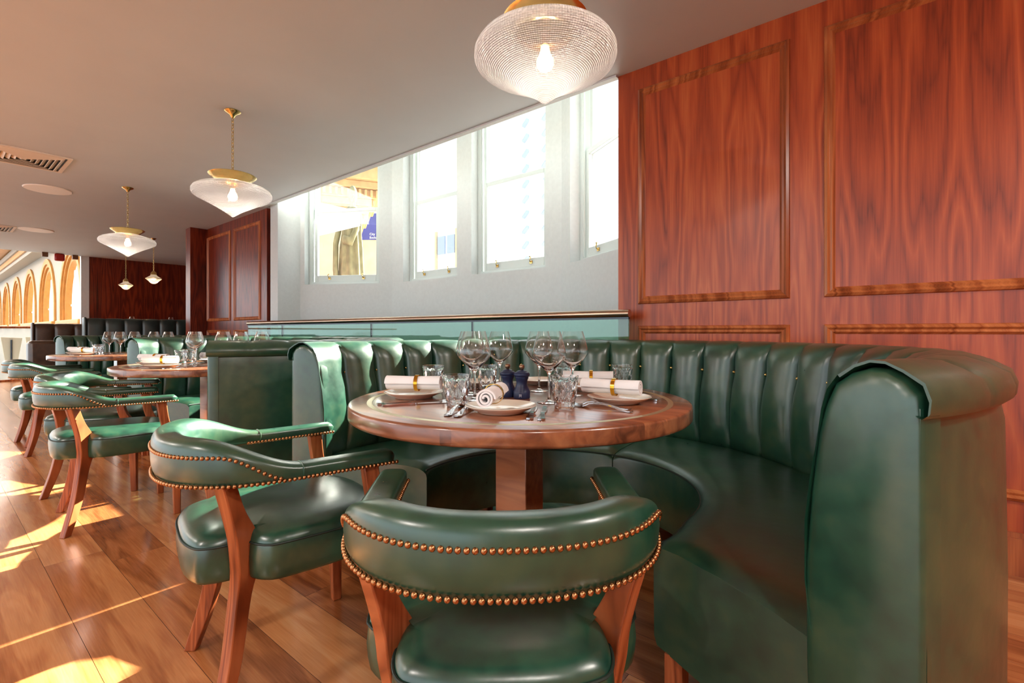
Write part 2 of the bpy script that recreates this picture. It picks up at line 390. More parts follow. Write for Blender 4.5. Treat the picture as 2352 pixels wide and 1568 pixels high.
def window(p0, d, nrm, a, b):
    global wn; wn += 1
    w = empty('window_%d' % wn, (p0[0]+d[0]*a, p0[1]+d[1]*a, ZS), atan2(d[1], d[0])); struct(w)
    sgn = 1 if (-d[1]*nrm[0]+d[0]*nrm[1]) > 0 else -1   # local +y is outwards or inwards
    Wd = b-a
    def bx(mb, x0, x1, q0, q1, z0, z1): mb.box(x0, x1, min(sgn*q0, sgn*q1), max(sgn*q0, sgn*q1), z0, z1)
    fr = MB(); e = .002
    bx(fr, e, .05, .10, .215, e, ZH-ZS-e); bx(fr, Wd-.05, Wd-e, .10, .215, e, ZH-ZS-e); bx(fr, .05, Wd-.05, .10, .215, e, .04); bx(fr, .05, Wd-.05, .10, .215, ZH-ZS-.05, ZH-ZS-e)
    bx(fr, .05, .062, .105, .125, .04, ZH-ZS-.05); bx(fr, Wd-.062, Wd-.05, .105, .125, .04, ZH-ZS-.05)
    struct(fr.build('window_frame', M['sashwhite'], w, smooth=0, bevel=.003))
    MR = 1.0
    for nm, z0, z1, q in (('lower_sash', .042, MR, .128), ('upper_sash', MR-.045, ZH-ZS-.052, .168)):
        sa = MB(); lo = .085 if nm[0] == 'l' else .045
        bx(sa, .063, .108, q, q+.035, z0, z1); bx(sa, Wd-.108, Wd-.063, q, q+.035, z0, z1); bx(sa, .108, Wd-.108, q, q+.035, z0, z0+lo); bx(sa, .108, Wd-.108, q, q+.035, z1-.045, z1)
        if nm[0] == 'u':   # sash horns
            for xx in (.063, Wd-.108): bx(sa, xx, xx+.04, q-.0, q+.03, z0-.07, z0)
        sh = struct(sa.build(nm, M['sashwhite'], w, smooth=0, bevel=.004))
        pn = MB(); bx(pn, .106, Wd-.106, q+.014, q+.018, z0+lo-.002, z1-.043); struct(pn.build('pane', M['pane'], sh, smooth=0))
    for xx in (.27*Wd, .73*Wd):
        h = MB().tube([(xx, sgn*.124, .085), (xx, sgn*.105, .09), (xx+.003, sgn*.098, .108), (xx+.012, sgn*.10, .128), (xx+.003, sgn*.108, .142), (xx-.010, sgn*.106, .138)], .0055, 8)
        bx(h, xx-.016, xx+.016, .118, .128, .07, .10)
        h.build('sash_lift', M['brass'], w)
for nm, p0, d, L, op in fac:
    o, nrm = facet(nm, p0, d, L, op)
    for a, b in op: window(p0, d, nrm, a, b)
pl = (XL+dl[0]*(LW+.06), YM+dl[1]*(LW+.06)); pr = (XR+dr[0]*(LW+.06), YM+dr[1]*(LW+.06))
struct(MB().box(pl[0]-.20, pl[0], YF-.001, pl[1]+.12, ZB, ZT).box(-6.62, pl[0]-.2, YF+.141, YF+.3, ZB, ZT).build('wall_bay_return_left', M['white'], smooth=0))
struct(MB().box(pr[0], pr[0]+.2, YW+.142, pr[1]+.12, ZB, ZT).build('wall_bay_return_right', M['white'], smooth=0))
struct(MB().box(-6.62, XE, YW+.013, YM+.4, ZT, ZT+.1).build('ceiling_bay', M['white'], smooth=0))
struct(MB().box(-6.62, -1.0, YW+.013, YW+.11, ZC+.221, ZT).build('wall_above_opening', M['white'], smooth=0))
struct(MB().box(-6.62, -1.0, 2.72, YM+.4, ZB-.1, ZB).build('floor_well', M['white'], smooth=0))
struct(MB().box(-6.45, -1.30, 2.701, 2.72, ZB, -.002).build('wall_well', M['white'], smooth=0))

# ------------------------------------------------------------------ glass railing along the well
def railing():
    r = empty('glass_railing', (-6.56, 2.66, 0)); tag(r, 'glass railing with a bronze handrail behind the curved green booth, in front of the windows', 'railing')
    L = 6.56-1.275
    h = MB().tube([(0, 0, 1.080), (L, 0, 1.080)], .024, 20); h.build('handrail', M['rail'], r)
    MB().box(0, L-.004, -.009, .009, 1.046, 1.066).build('channel', M['basemetal'], r, smooth=0)
    cuts = [0.0, .93, 2.685, 3.992, L]
    for a, b in zip(cuts, cuts[1:]):
        MB().box(a+.006, b-.006, -.006, .006, .02, 1.048).build('glass_panel', M['railglass'], r, smooth=0)
    for a in cuts[1:-1]: MB().box(a-.004, a+.004, -.007, .007, .02, 1.048).build('joint', M['basemetal'], r, smooth=0)
    MB().box(0, L, -.03, .03, 0, .05).build('shoe', M['rail'], r, smooth=0)
railing()

# ------------------------------------------------------------------ curved booths
def booth(c, a0, a1, label, name='curved_booth', nch=24, leather='leather', seam=92, group='curved green booths', sx=1.0):
    root = empty(name, (c[0], c[1], 0)); tag(root, label, 'booth', group)
    L = M[leather]; RI, RB, RO = .50, .955, 1.155; ZSEAT = .445
    def P(r, a, z):
        e = smooth(1-min(a-a0+1, a1+1-a)/28)          # the back thins and the seat opens a little at both ends
        r += e*(.045*smooth((1.15-r)/.15) if r > .9 else (.055 if a < 60 else .01)*smooth((.9-r)/.3))
        return (sx*r*cos(R(a)), r*sin(R(a)), z)
    # seat cushions and their fronts
    for (b0, b1) in ((a0+.8, seam-.25), (seam+.25, a1-.8)):
        n = 40; prof = [(RB+.03, .17), (RI+.012, .17), (RI+.002, .19), (RI, .30), (RI, ZSEAT-.035), (RI+.004, ZSEAT-.022), (RI+.016, ZSEAT-.012), (RI+.035, ZSEAT-.003), (RI+.09, ZSEAT+.004), (RI+.24, ZSEAT+.008), (RB-.06, ZSEAT+.004), (RB+.03, ZSEAT-.012)]
        rings = []
        for i in range(n+1):
            t = i/n; a = b0+(b1-b0)*t; e = min(t, 1-t)*n
            dz = -.014*max(0, 1-e/1.0) - .004*max(0, 1-e/2.5)
            rings.append([P(r, a, z+(dz if z > .4 else 0)) for r, z in prof])
        s = MB().loft(rings).build('seat', L, root, smooth=50)
        pip = MB().tube([P(RI+.003, b0+(b1-b0)*i/n, ZSEAT-.024) for i in range(n+1)], .0032, 6); pip.build('piping', M['thread'], s)
    for a in (a0+3, (a0+seam)/2, seam-4, seam+4, (seam+a1)/2, a1-3):
        for rr in (RI+.06, RB-.02):
            x, y, _ = P(rr, a, 0); MB().box(x-.022, x+.022, y-.022, y+.022, 0, .172).build('leg', M['chairwood'], root, smooth=0)
    # channelled back
    per = 16; n = nch*per; rings = []
    # profile points: (z, r at front, channel weight)
    def prof(t):
        # t phase in channel 0..1
        s_ = sin(pi*t); bul = abs(s_)**.45
        out = []
        for z, rf, w in ((.40, RB+.035, .0), (.425, RB+.01, .4), (.46, RB-.008, .8), (.54, RB-.018, 1), (.64, RB-.018, 1.15), (.72, RB-.008, 1.3), (.785, RB+.004, 1.7), (.84, RB+.012, 1.3), (.875, RB+.022, 1), (.900, RB+.040, .8), (.918, RB+.068, .55), (.927, RB+.105, .4), (.926, RB+.145, .35), (.915, RB+.180, .3), (.898, RO+.008, .25), (.875, RO+.016, .25), (.855, RO+.014, .2), (.846, RO+.004, .1), (.850, RO-.004, 0)):
            dr_ = .034*w*(1-bul)
            if z > .89 and rf > RB+.05: out.append((rf-(.012*w*(1-bul) if rf > RB+.15 else 0), z-.016*w*(1-bul)))
            else: out.append((rf+dr_ if rf < RB+.15 else rf-.016*w*(1-bul), z-.25*dr_*(z > .85)))
        return out
    for i in range(n+1):
        t = (i % per)/per; a = a0-.8+(a1-a0+1.6)*i/n
        if i < per/2 or i > n-per/2: t = .5
        rings.append([P(r, a, z) for r, z in prof(t)])
    bm_ = MB().loft(rings, closed=False, cap=False); m_ = len(rings[0])
    # the turned-in edge of the roll at both ends
    for rg, q_ in ((rings[0], 1), (rings[-1], -1)):
        cxr = sum(p[0] for p in rg[7:])/(m_-7); cyr = sum(p[1] for p in rg[7:])/(m_-7)
        inn2 = [(lerp(p[0], cxr, .05), lerp(p[1], cyr, .05), p[2]-.004) for p in rg[9:-2]]
        inn3 = [(p[0]-sin(R(a0 if q_ > 0 else a1))*.03*q_, p[1]+cos(R(a0 if q_ > 0 else a1))*.03*q_, p[2]) for p in inn2]
        bm_.loft([rg[9:-2], inn2, inn3], closed=False, cap=False)
    bk = bm_.build('channelled_back', L, root, smooth=60)
    for i in range(1, nch):
        a = a0+(a1-a0)*i/nch; x, y, z = P(RB+.045, a, .785)
        MB().ball((x, y, z), .008, 8, 6).build('button', M['brass'], bk)
    # outer shell below the roll
    n2 = 60
    sh = MB().loft([[P(r, a0+(a1-a0)*i/n2, z) for r, z in ((RO-.012, .855), (RO-.002, .80), (RO+.002, .5), (RO, .14), (RO-.02, .12), (RB+.05, .12), (RB+.05, .41))] for i in range(n2+1)], closed=False, cap=False)
    sh.build('outer_shell', L, root, smooth=50)
    # padded end panels
    for a, sg in ((a0, -1), (a1, 1)):
        outl = [(RB-.012, .12), (RB-.020, .40), (RB-.022, .56), (RB-.010, .70), (RB+.002, .80), (RB+.016, .85), (RB+.032, .886), (RB+.058, .905), (RB+.10, .915), (RB+.145, .913), (RB+.178, .901), (RO-.002, .880), (RO+.001, .84), (RO+.002, .6), (RO, .12)]
        # densify
        dn = []
        for i in range(len(outl)):
            p, q = outl[i], outl[(i+1) % len(outl)]
            for k_ in range(3): dn.append((lerp(p[0], q[0], k_/3), lerp(p[1], q[1], k_/3)))
        cx_ = (RB+RO)/2-.005; rings = []
        for off, sc, zz in ((.035, 1, 1), (.0, 1, 1), (-.006, .985, .997), (-.011, .93, .99), (-.015, .80, .97), (-.018, .55, .93), (-.020, .2, .8), (-.020, .02, .5)):
            ring = []
            for r, z in dn:
                rr = cx_+(r-cx_)*sc; z_ = .5+(z-.5)*zz
                x, y, _ = P(rr, a, 0); tx, ty = -sin(R(a)), cos(R(a))
                ring.append((x-tx*off*sg, y-ty*off*sg, z_))
            rings.append(ring)
        ep = MB().loft(rings).build('end_panel', L, root, smooth=60)
        # seam piping down the outer edge
        x0, y0, _ = P(RO-.004, a, 0); tx, ty = -sin(R(a))*sg, cos(R(a))*sg
        MB().tube([(x0+tx*.004, y0+ty*.004, z) for z in (.12, .3, .5, .7, .86)], .004, 6).build('piping', L, ep)
        for rr in (RB+.03, RO-.04):
            x, y, _ = P(rr, a-sg*2.5, 0); MB().box(x-.022, x+.022, y-.022, y+.022, 0, .122).build('leg', M['chairwood'], root, smooth=0)
    return root
B1 = (-1.0, 1.45)
booth(B1, -28, 201.5, 'large curved green leather booth wrapped around the nearest table, beside the panelled wall')
booth((-3.70, 1.45), -28, 201, 'curved green leather booth around the middle table, second from the camera', nch=24)
booth((-6.50, 1.48), -14, 203, 'curved green leather booth around the far table, in front of the dark high bench', nch=32, sx=1.36)

# straight benches at the back
def bench(name, loc, rz, wdt, z, mat, label, endw=.0, n=7):
    r = empty(name, loc, rz); tag(r, label, 'bench')
    per = 12; rings = []
    for i in range(n*per+1):
        b = abs(sin(pi*(i % per)/per))**.4; x = wdt*i/(n*per); q = .03*(1-b)
        rings.append([(x, .0+q, .42), (x, -.01+q, .6), (x, -.005+q, z-.12), (x, .005+q*.8, z-.035), (x, .03, z-.008-q*.3), (x, .07, z-q*.3), (x, .115, z-.01), (x, .125, z-.05)])
    MB().loft(rings, closed=False, cap=False).build('channelled_back', mat, r, smooth=60)
    MB().box(-.012, wdt+.012, .03, .12, .1, z-.012).build('back_frame', mat, r, bevel=.02)
    MB().box(-.03, .004, -.02, .135, .1, z+.012).build('end_panel', mat, r, bevel=.015)
    MB().box(0, wdt, -.5, -.002, .14, .45).build('seat', mat, r, bevel=.025)
    for x in (.05, wdt-.05):
        for y in (-.45, .08): MB().box(x-.02, x+.02, y-.02, y+.02, 0, .14).build('leg', M['chairwood'], r, smooth=0)
    return r
bench('high_bench', (-9.75, 1.60, 0), R(90), 1.66, 1.185, M['leather_dark'], 'tall straight dark green channelled bench back behind the far booth', n=7)
bench('brown_bench', (-11.4, 1.20, 0), R(90), 1.3, 1.115, M['leather_brown'], 'dark brown buttoned bench at the far end, partly behind the tall bench', n=5)
bx_ = empty('end_bench', (-9.98, .98, 0), R(90)); tag(bx_, 'short dark leather bench end standing left of the tall green bench', 'bench')
MB().box(0, .34, -.1, .16, .16, .84).build('end_panel', M['leather_brown'], bx_, bevel=.05)
MB().box(.02, .06, -.08, -.04, 0, .18).build('leg', M['chairwood'], bx_, smooth=0); MB().box(.28, .32, .1, .14, 0, .18).build('leg', M['chairwood'], bx_, smooth=0)

# ------------------------------------------------------------------ tub chairs with nailhead trim
def chair_proto():
    r = empty('tub_chair')
    A_, TIPY, JY, RY = .243, .27, .02, .262
    pts = []
    for i in range(13): pts.append((lerp(.258, A_+.008, smooth(i/12)), lerp(TIPY, JY, i/12)))
    nn = 48
    for i in range(1, nn):
        f = pi*i/nn; ex = 2/2.35
        x = (A_+.008)*(abs(cos(f))**ex)*(1 if cos(f) > 0 else -1); y = JY-RY*abs(sin(f))**ex
        pts.append((x, y))
    for i in range(12, -1, -1): pts.append((-lerp(.258, A_+.008, smooth(i/12)), lerp(TIPY, JY, i/12)))
    # resample evenly
    d = [0]
    for a, b in zip(pts, pts[1:]): d.append(d[-1]+hypot(b[0]-a[0], b[1]-a[1]))
    tot = d[-1]
    def at(s):
        s = max(0, min(tot, s)); i = 0
        while i < len(d)-2 and d[i+1] < s: i += 1
        t = (s-d[i])/(d[i+1]-d[i]); return (lerp(pts[i][0], pts[i+1][0], t), lerp(pts[i][1], pts[i+1][1], t))
    def frame(s):
        p = at(s); a, b = at(s-.012), at(s+.012); tx, ty = b[0]-a[0], b[1]-a[1]; L = hypot(tx, ty); tx /= L; ty /= L
        return p, (ty*-1*-1, -tx)       # outward normal (path runs right tip -> back -> left tip, clockwise seen from above)
    def outn(s):
        p, n = frame(s)
        # make it point away from the chair's middle
        if n[0]*p[0]+n[1]*(p[1]-.25) < 0: n = (-n[0], -n[1])
        return p, n
    sj = d[12]                                  # arm length
    def wt(s):
        y = at(s)[1]; return smooth((JY+.01-y)/.23)
    def sec(s, scale=1.0):
        p, n = outn(s); b = wt(s)
        z0 = lerp(.602, .598, b); z1 = lerp(.640, .714, b); wd = lerp(.064, .058, b)
        H = z1-z0; cz = (z0+z1)/2; ring = []; N = 28
        for k_ in range(N):
            f = 2*pi*k_/N; ex = .55
            u = (abs(cos(f))**ex)*(1 if cos(f) > 0 else -1)*wd/2; v = (abs(sin(f))**ex)*(1 if sin(f) > 0 else -1)*H/2
            zz = v/(H/2)
            if u > 0:
                u += b*(.008*(1-zz*zz)+.006*max(0, zz-.3))          # padded outside and rolled top
                u -= b*.007*math.exp(-((zz-.28)/.10)**2)           # crease along the upper nails
            else: u -= b*.014*(1-zz*zz)
            u *= scale; vv = v*(scale if scale < 1 else 1)
            ring.append((p[0]+n[0]*u, p[1]+n[1]*u, cz+vv))
        return ring
    # arms
    for side in (0, 1):
        rings = []; N = 16
        for i in range(N+1):
            s = sj*i/N; e = min(1, s/.022); sc = math.sqrt(max(.02, 1-(1-e)**2))
            rings.append(sec(s if side == 0 else tot-s, sc))
        MB().loft(rings).build('armrest', M['leather'], r, smooth=60)
        # stitched joint
        rg = sec((sj if side == 0 else tot-sj), 1.03)
        MB().tube(rg, .0026, 6, loop=True).build('joint_seam', M['leather'], r)
        # front leg with arm post
        sx = 1 if side == 0 else -1
        tab = [(0, .232, .272, .030, .030), (.36, .240, .262, .042, .044), (.44, .248, .238, .050, .040), (.50, .252, .215, .040, .036), (.604, .250, .200, .042, .036)]
        rings = []
        for i in range(25):
            z = .604*i/24; x, y, wy, wx = interp(tab, z)
            rings.append([(sx*(x+a*wx/2), y+b*wy/2, z) for a, b in ((-1, -1), (1, -1), (1, 1), (-1, 1))])
        MB().loft(rings).build('front_leg', M['chairwood'], r, smooth=30, bevel=.003)
        tab = [(0, .226, -.168, .034, .030), (.15, .196, -.128, .043, .030), (.30, .172, -.104, .050, .030), (.37, .170, -.092, .066, .031), (.42, .174, -.090, .080, .031), (.465, .182, -.100, .066, .031), (.53, .198, -.122, .045, .032), (.604, .214, -.142, .040, .032)]
        ux, uy = -.62*sx, .785; vx, vy = uy, -ux; rings = []
        for i in range(31):
            z = .604*i/30; x, y, wu, wv = interp(tab, z); x *= sx
            rings.append([(x+ux*a*wu/2+vx*b*wv/2, y+uy*a*wu/2+vy*b*wv/2, z) for a, b in ((-1, -1), (1, -1), (1, 1), (-1, 1))])
        MB().loft(rings).build('rear_leg', M['chairwood'], r, smooth=30, bevel=.003)
    rings = [sec(sj+(tot-2*sj)*i/70) for i in range(71)]
    bk = MB().loft(rings).build('backrest', M['leather'], r, smooth=60)
    def rows(fn, s0, s1, step):
        mb = MB(); s = s0
        while s <= s1:
            x, y, z, n = fn(s); mb.ball((x, y, z), .0052, 8, 5); s += step
        return mb
    def low(s):
        p, n = outn(s); b = wt(s); u = lerp(.033, .034, b); return (p[0]+n[0]*u, p[1]+n[1]*u, .609, n)
    def up(s):
        p, n = outn(s); b = wt(s); z = lerp(.609, .677, smooth(b*1.15)); u = lerp(.033, .0355, b); return (p[0]+n[0]*u, p[1]+n[1]*u, z, n)
    def inn(s):
        p, n = outn(s); return (p[0]-n[0]*.033, p[1]-n[1]*.033, .609, n)
    rows(low, .006, tot-.006, .0106).build('nailhead_trim', M['nail'], r, smooth=180)
    rows(up, sj+.05, tot-sj-.05, .0106).build('nailhead_trim', M['nail'], r, smooth=180)
    rows(inn, .012, sj+.04, .0106).build('nailhead_trim', M['nail'], r, smooth=180)
    rows(lambda s: inn(tot-s), .012, sj+.04, .0106).build('nailhead_trim', M['nail'], r, smooth=180)
    # seat
    def plan(f, k_=1.0):
        ex = 2/3.2; x = .248*(abs(cos(f))**ex)*(1 if cos(f) > 0 else -1); y = (.27 if sin(f) > 0 else .245)*(abs(sin(f))**ex)*(1 if sin(f) > 0 else -1)
        if y < 0: x *= 1-.10*(y/.245)**2
        px_, py_ = x*k_, .025+y*k_
        for sx in (-1, 1):          # the seat is cut in around the rear legs
            lx, ly = .186*sx, -.108; dd = hypot(px_-lx, py_-ly); w_ = smooth(1.25-dd/.075) if k_ > .85 else 0
            if w_: ix, iy = -lx, .10-ly; q_ = hypot(ix, iy); px_, py_ = lerp(px_, lx+ix/q_*.040, w_), lerp(py_, ly+iy/q_*.040, w_)
        return (px_, py_)
    N = 144; rings = []
    for sc, z in ((.90, .352), (.965, .354), (.985, .362), (1.0, .385), (1.008, .41), (1.0, .437), (.992, .446), (.985, .452), (.96, .462), (.90, .471), (.75, .480), (.5, .486), (.2, .488), (.01, .488)):
        rings.append([plan(2*pi*k_/N, sc)+(z,) for k_ in range(N)])
    st = MB().loft(rings).build('seat', M['leather'], r, smooth=60)
    MB().tube([plan(2*pi*k_/N, 1.0)+(.445,) for k_ in range(N)], .0028, 6, loop=True).build('piping', M['thread'], st)
    return r
proto = chair_proto()
def put_chair(Mx, My, fx, fy, label, first=False):
    L = hypot(fx, fy); fx /= L; fy /= L
    loc = (Mx-.27*fx, My-.27*fy, 0); rz = atan2(-fx, fy)
    if first: proto.location = loc; proto.rotation_euler = (0, 0, rz); tag(proto, label, 'chair', 'green leather tub chairs'); return
    dup(proto, loc, rz, label)
tag(proto, 'x', 'chair', 'green leather tub chairs')
put_chair(-.778, .906, -.66, .75, 'green leather tub chair with its back to the camera, nearest one in the foreground', True)
put_chair(-1.384, .906, .21, .98, 'green leather tub chair at the near table, side-on, arms pointing right')
put_chair(-3.26, .888, .10, .995, 'green leather tub chair at the middle table, the nearer one of its pair')
put_chair(-3.86, .94, .5, .86, 'green leather tub chair at the middle table, half hidden behind the nearer one')
put_chair(-5.47, .98, .10, .99, 'green leather tub chair at the far table, the nearer one of its pair')
put_chair(-6.24, 1.0, .15, .99, 'green leather tub chair at the far table, furthest of all the chairs')

# ------------------------------------------------------------------ tables
def table_proto():
    r = empty('round_table')
    RT = .55; n = 96
    MB().lathe([(.002, .705), (RT-.006, .705), (RT-.001, .709), (RT, .715), (RT, .742), (RT-.002, .748), (RT-.007, .750), (.002, .750)], n).build('tabletop', M['tablewood'], r, smooth=50)
    MB().lathe([(.478, .7500), (.478, .7506), (.494, .7506), (.494, .7500)], n, close=True).build('inlay_ring', M['inlay'], r, smooth=50)
    MB().box(-.065, .065, -.048, .048, .03, .705).build('pedestal', M['tablewood'], r, bevel=.003)
    MB().lathe([(.002, .0), (.235, 0), (.24, .006), (.238, .016), (.225, .022), (.06, .03), (.002, .03)], 64).build('base_plate', M['basemetal'], r, smooth=50)
    return r
T = table_proto(); T.location = (-1.015, 1.279, 0); tag(T, 'round walnut table nearest the camera, set with six places', 'table', 'round walnut tables')
T2c, T3c = (-3.70, 1.26), (-6.15, 1.28)
dup(T, T2c+(0,), 0, 'round walnut table in the middle, between the first and the far booth')
dup(T, T3c+(0,), 0, 'round walnut table furthest from the camera, small at the left')
ZTB = .7507

def lz(mb, prof, n=40): return mb.lathe(prof, n)
def wine_glass():
    r = empty('wine_glass')
    out = [(.001, 0), (.036, 0), (.0365, .0012), (.034, .0022), (.012, .005), (.0052, .010), (.0038, .02), (.0036, .06), (.0042, .086), (.009, .0965), (.022, .108), (.040, .126), (.0515, .141), (.0535, .149), (.0515, .162), (.045, .188), (.0375, .213), (.0350, .2215)]
    inn_ = [(.0342, .2215), (.0368, .2125), (.0442, .188), (.0505, .162), (.0524, .149), (.0503, .142), (.0388, .1275), (.021, .111), (.008, .103), (.001, .1015)]
    MB().lathe(out+inn_, 48).build('goblet', M['glass'], r, smooth=70); return r
def tumbler():
    r = empty('tumbler')
    n = 60; prof = [(.001, 0), (.026, 0), (.029, .002), (.030, .012), (.031, .0165), (.033, .022), (.0345, .030), (.036, .040), (.0372, .050), (.0382, .060), (.039, .070), (.0395, .078), (.0402, .086), (.0405, .0935)]
    inn_ = [(.0385, .094), (.0380, .086), (.037, .07), (.0352, .05), (.033, .032), (.030, .019), (.02, .0165), (.001, .016)]
    rings = []
    for j, (ra, z) in enumerate(prof):
        row = []
        for k_ in range(n):
            a = 2*pi*k_/n; f = 0
            if .016 < z < .085: f = .0036*(abs(sin(5*a+z*75))*abs(sin(5*a-z*75+.4)))**.7
            row.append(((ra-f)*cos(a), (ra-f)*sin(a), z))
        rings.append(row)
    for ra, z in inn_: rings.append([(ra*cos(2*pi*k_/n), ra*sin(2*pi*k_/n), z) for k_ in range(n)])
    MB().loft(rings).build('glass_body', M['tumbler'], r, smooth=18); return r
def plate():
    r = empty('side_plate')
    MB().lathe([(.001, .001), (.055, .001), (.06, 0), (.063, .001), (.066, .005), (.084, .012), (.0965, .019), (.098, .0205), (.0965, .0215), (.086, .016), (.068, .0095), (.060, .007), (.001, .006)], 64).build('dish', M['ceramic'], r, smooth=60)
    return r
def napkin():
    r = empty('rolled_napkin'); L = .185
    # spiral ribbon section, extruded along x
    tn = 2.5; N = 110; th = .0052
    def sp(t, o): 
        a = t*tn*2*pi; rr = .005+.0195*t**.9+o+.0010*sin(a*1.7); return (rr*cos(a), rr*sin(a))
    outer = [sp(i/N, th/2) for i in range(N+1)]; inner = [sp(i/N, -th/2) for i in range(N, -1, -1)]
    sec = outer+inner; rings = []
    for i in range(15):
        x = -L/2+L*i/14; sag = .0025*sin(x*50)*0; sq = 1+.05*sin(i*1.3); k_ = .93+.07*abs(2*i/14-1)
        rings.append([(x, a*k_*sq, .0275+b*k_) for a, b in sec])
    MB().loft(rings).build('cloth', M['linen'], r, smooth=60)
    MB().lathe([(.0262, -.006), (.0276, -.006), (.0276, .006), (.0262, .006)], 40, close=True).build('napkin_ring', M['gold'], r, smooth=50)
    ring = r.children[-1]; ring = [c_ for c_ in r.children if c_.name.startswith('napkin_ring')][0]
    ring.rotation_euler = (0, pi/2, 0); ring.location = (.012, 0, .0278)
    return r
def strip(mb, rows, th):
    """rows: (x, halfwidth, z): a thin solid strip"""
    rings = [[(x, -w, z), (x, w, z), (x, w, z+th), (x, -w, z+th)] for x, w, z in rows]
    mb.loft(rings)
def fork():
    r = empty('fork'); mb = MB()
    strip(mb, [(0, .004, .002), (.004, .0085, .0015), (.012, .0105, .001), (.03, .0085, .002), (.06, .0050, .008), (.09, .0036, .012), (.12, .0036, .013), (.133, .006, .011), (.142, .0105, .006), (.155, .0125, .002), (.166, .0125, .001)], .0022)
    for k_ in range(4):
        y = (k_-1.5)*.0066
        rings = [[(x, y-w, z), (x, y+w, z), (x, y+w, z+.0018), (x, y-w, z+.0018)] for x, w, z in ((.164, .0020, .001), (.18, .0018, .003), (.195, .0015, .0075), (.205, .0008, .012))]
        mb.loft(rings)
    mb.build('fork_body', M['steel'], r, smooth=40); return r
def knife():
    r = empty('table_knife'); mb = MB()
    strip(mb, [(0, .003, .001), (.003, .008, .0006), (.012, .0098, 0), (.035, .0085, 0), (.07, .0058, .0005), (.095, .005, .001), (.1, .0068, .0006), (.104, .0052, .001)], .0045)
    mb.build('handle', M['steel'], r, smooth=40)
    b = MB(); rings = []
    for x, w0, w1 in ((.104, -.005, .005), (.115, -.0075, .006), (.15, -.0095, .006), (.19, -.010, .006), (.208, -.008, .0055), (.217, -.003, .005), (.221, .003, .0045)):
        rings.append([(x, w0, .0018), (x, w1, .0012), (x, w1, .0036), (x, w0, .0024)])
    b.loft(rings).build('blade', M['steel'], r, smooth=40); return r
def mill():
    r = empty('pepper_mill')
    MB().lathe([(.001, 0), (.0265, 0), (.0275, .0015), (.0275, .0225), (.0262, .0245), (.0255, .0265), (.0240, .031), (.0205, .038), (.0182, .046), (.0180, .053), (.0195, .061), (.0225, .067), (.0225, .0715), (.001, .0715)], 48).build('body', M['navy'], r, smooth=40)
    MB().lathe([(.001, .0718), (.024, .0718), (.0262, .0745), (.0268, .0785), (.0255, .0825), (.021, .0855), (.0175, .0868), (.0165, .089), (.011, .0915), (.005, .0935), (.001, .0936)], 48).build('top', M['navy'], r, smooth=40)
    MB().lathe([(.001, .0934), (.0045, .0934), (.0052, .0955), (.0085, .0985), (.0094, .1035), (.0085, .1085), (.0055, .111), (.001, .1115)], 32).build('knob', M['knob'], r, smooth=60)
    return r

G = dict(g=wine_glass(), t=tumbler(), p=plate(), n=napkin(), f=fork(), k=knife(), m=mill())
CAT = dict(g='wine glass', t='tumbler', p='plate', n='napkin', f='fork', k='knife', m='mill')
first = set()
def item(kind, x, y, rz, label, group, z=ZTB, where='near'):
    src = G[kind]
    if kind not in first:
        first.add(kind); src.location = (x, y, z); src.rotation_euler = (0, 0, rz); tag(src, label, CAT[kind], group); return src
    return dup(src, (x, y, z), rz, label, group)
CAMR = R(39.3)
def aim(x0, y0, x1, y1): return atan2(y1-y0, x1-x0)
g1 = 'wine glasses on the near table'
for x, y, l in ((-1.085, 1.135, 'front wine glass of the left trio on the near table'),
                (-1.19, 1.225, 'wine glass left and just behind the front one, left trio on the near table'),
                (-1.246, 1.446, 'wine glass of the left trio standing directly behind the left navy mill'),
                (-.862, 1.235, 'front wine glass of the right trio, right of the navy mills'),
                (-1.06, 1.454, 'back left wine glass of the right trio on the near table'),
                (-.897, 1.427, 'right-hand wine glass of the right trio on the near table')):
    item('g', x, y, 0, l, g1)
g2 = 'tumblers on the near table'
for x, y, l in ((-1.03, 1.0, 'cut-glass tumbler right of the left napkin, nearest on the left'),
                (-1.37, 1.21, 'cut-glass tumbler half hidden behind the left napkin on the near table'),
                (-1.235, 1.36, 'cut-glass tumbler behind the stems of the left glass trio'),
                (-.768, 1.178, 'large cut-glass tumbler right of the mills, nearest on the right'),
                (-.85, 1.71, 'cut-glass tumbler behind the right-hand napkin near the booth'),
                (-1.05, 1.60, 'cut-glass tumbler seen through the right trio of glasses')):
    item('t', x, y, random.random(), l, g2)
g3, g4 = 'side plates on the near table', 'rolled napkins on the near table'
pls = [(-1.28, 1.045, R(-6)+CAMR, 'left side', 0), (-.862, 1.005, R(80)+CAMR, 'front', -.022), (-.695, 1.375, R(-30)+CAMR, 'right side', -.025), (-.915, 1.60, R(-10)+CAMR, 'back right', -.02), (-1.20, 1.66, None, 'far back', 0), (-1.36, 1.43, None, 'back left', 0)]
for x, y, rz, w, sh in pls:
    item('p', x, y, 0, 'cream side plate at the %s of the near table' % w + (', under a rolled napkin' if rz is not None else ', empty'), g3)
    if rz is not None:
        nx, ny = x+sh*cos(CAMR), y+sh*sin(CAMR)
        item('n', nx, ny, rz, 'white rolled napkin with a gold ring on the %s plate of the near table' % w, g4, z=ZTB+.0208)
g5, g6 = 'forks on the near table', 'knives on the near table'
item('f', -.895, .868, aim(-.895, .868, -1.025, 1.10), 'silver fork left of the front plate, nearer the table edge', g5)
item('f', -.925, .862, aim(-.925, .862, -1.062, 1.10), 'silver fork left of the front plate, the one further left', g5)
item('f', -.60, 1.262, aim(-.6, 1.262, -.76, 1.25), 'silver fork in front of the right plate, closer to the plate', g5)
item('f', -.578, 1.225, aim(-.578, 1.225, -.76, 1.225), 'silver fork in front of the right plate, closer to the edge', g5)
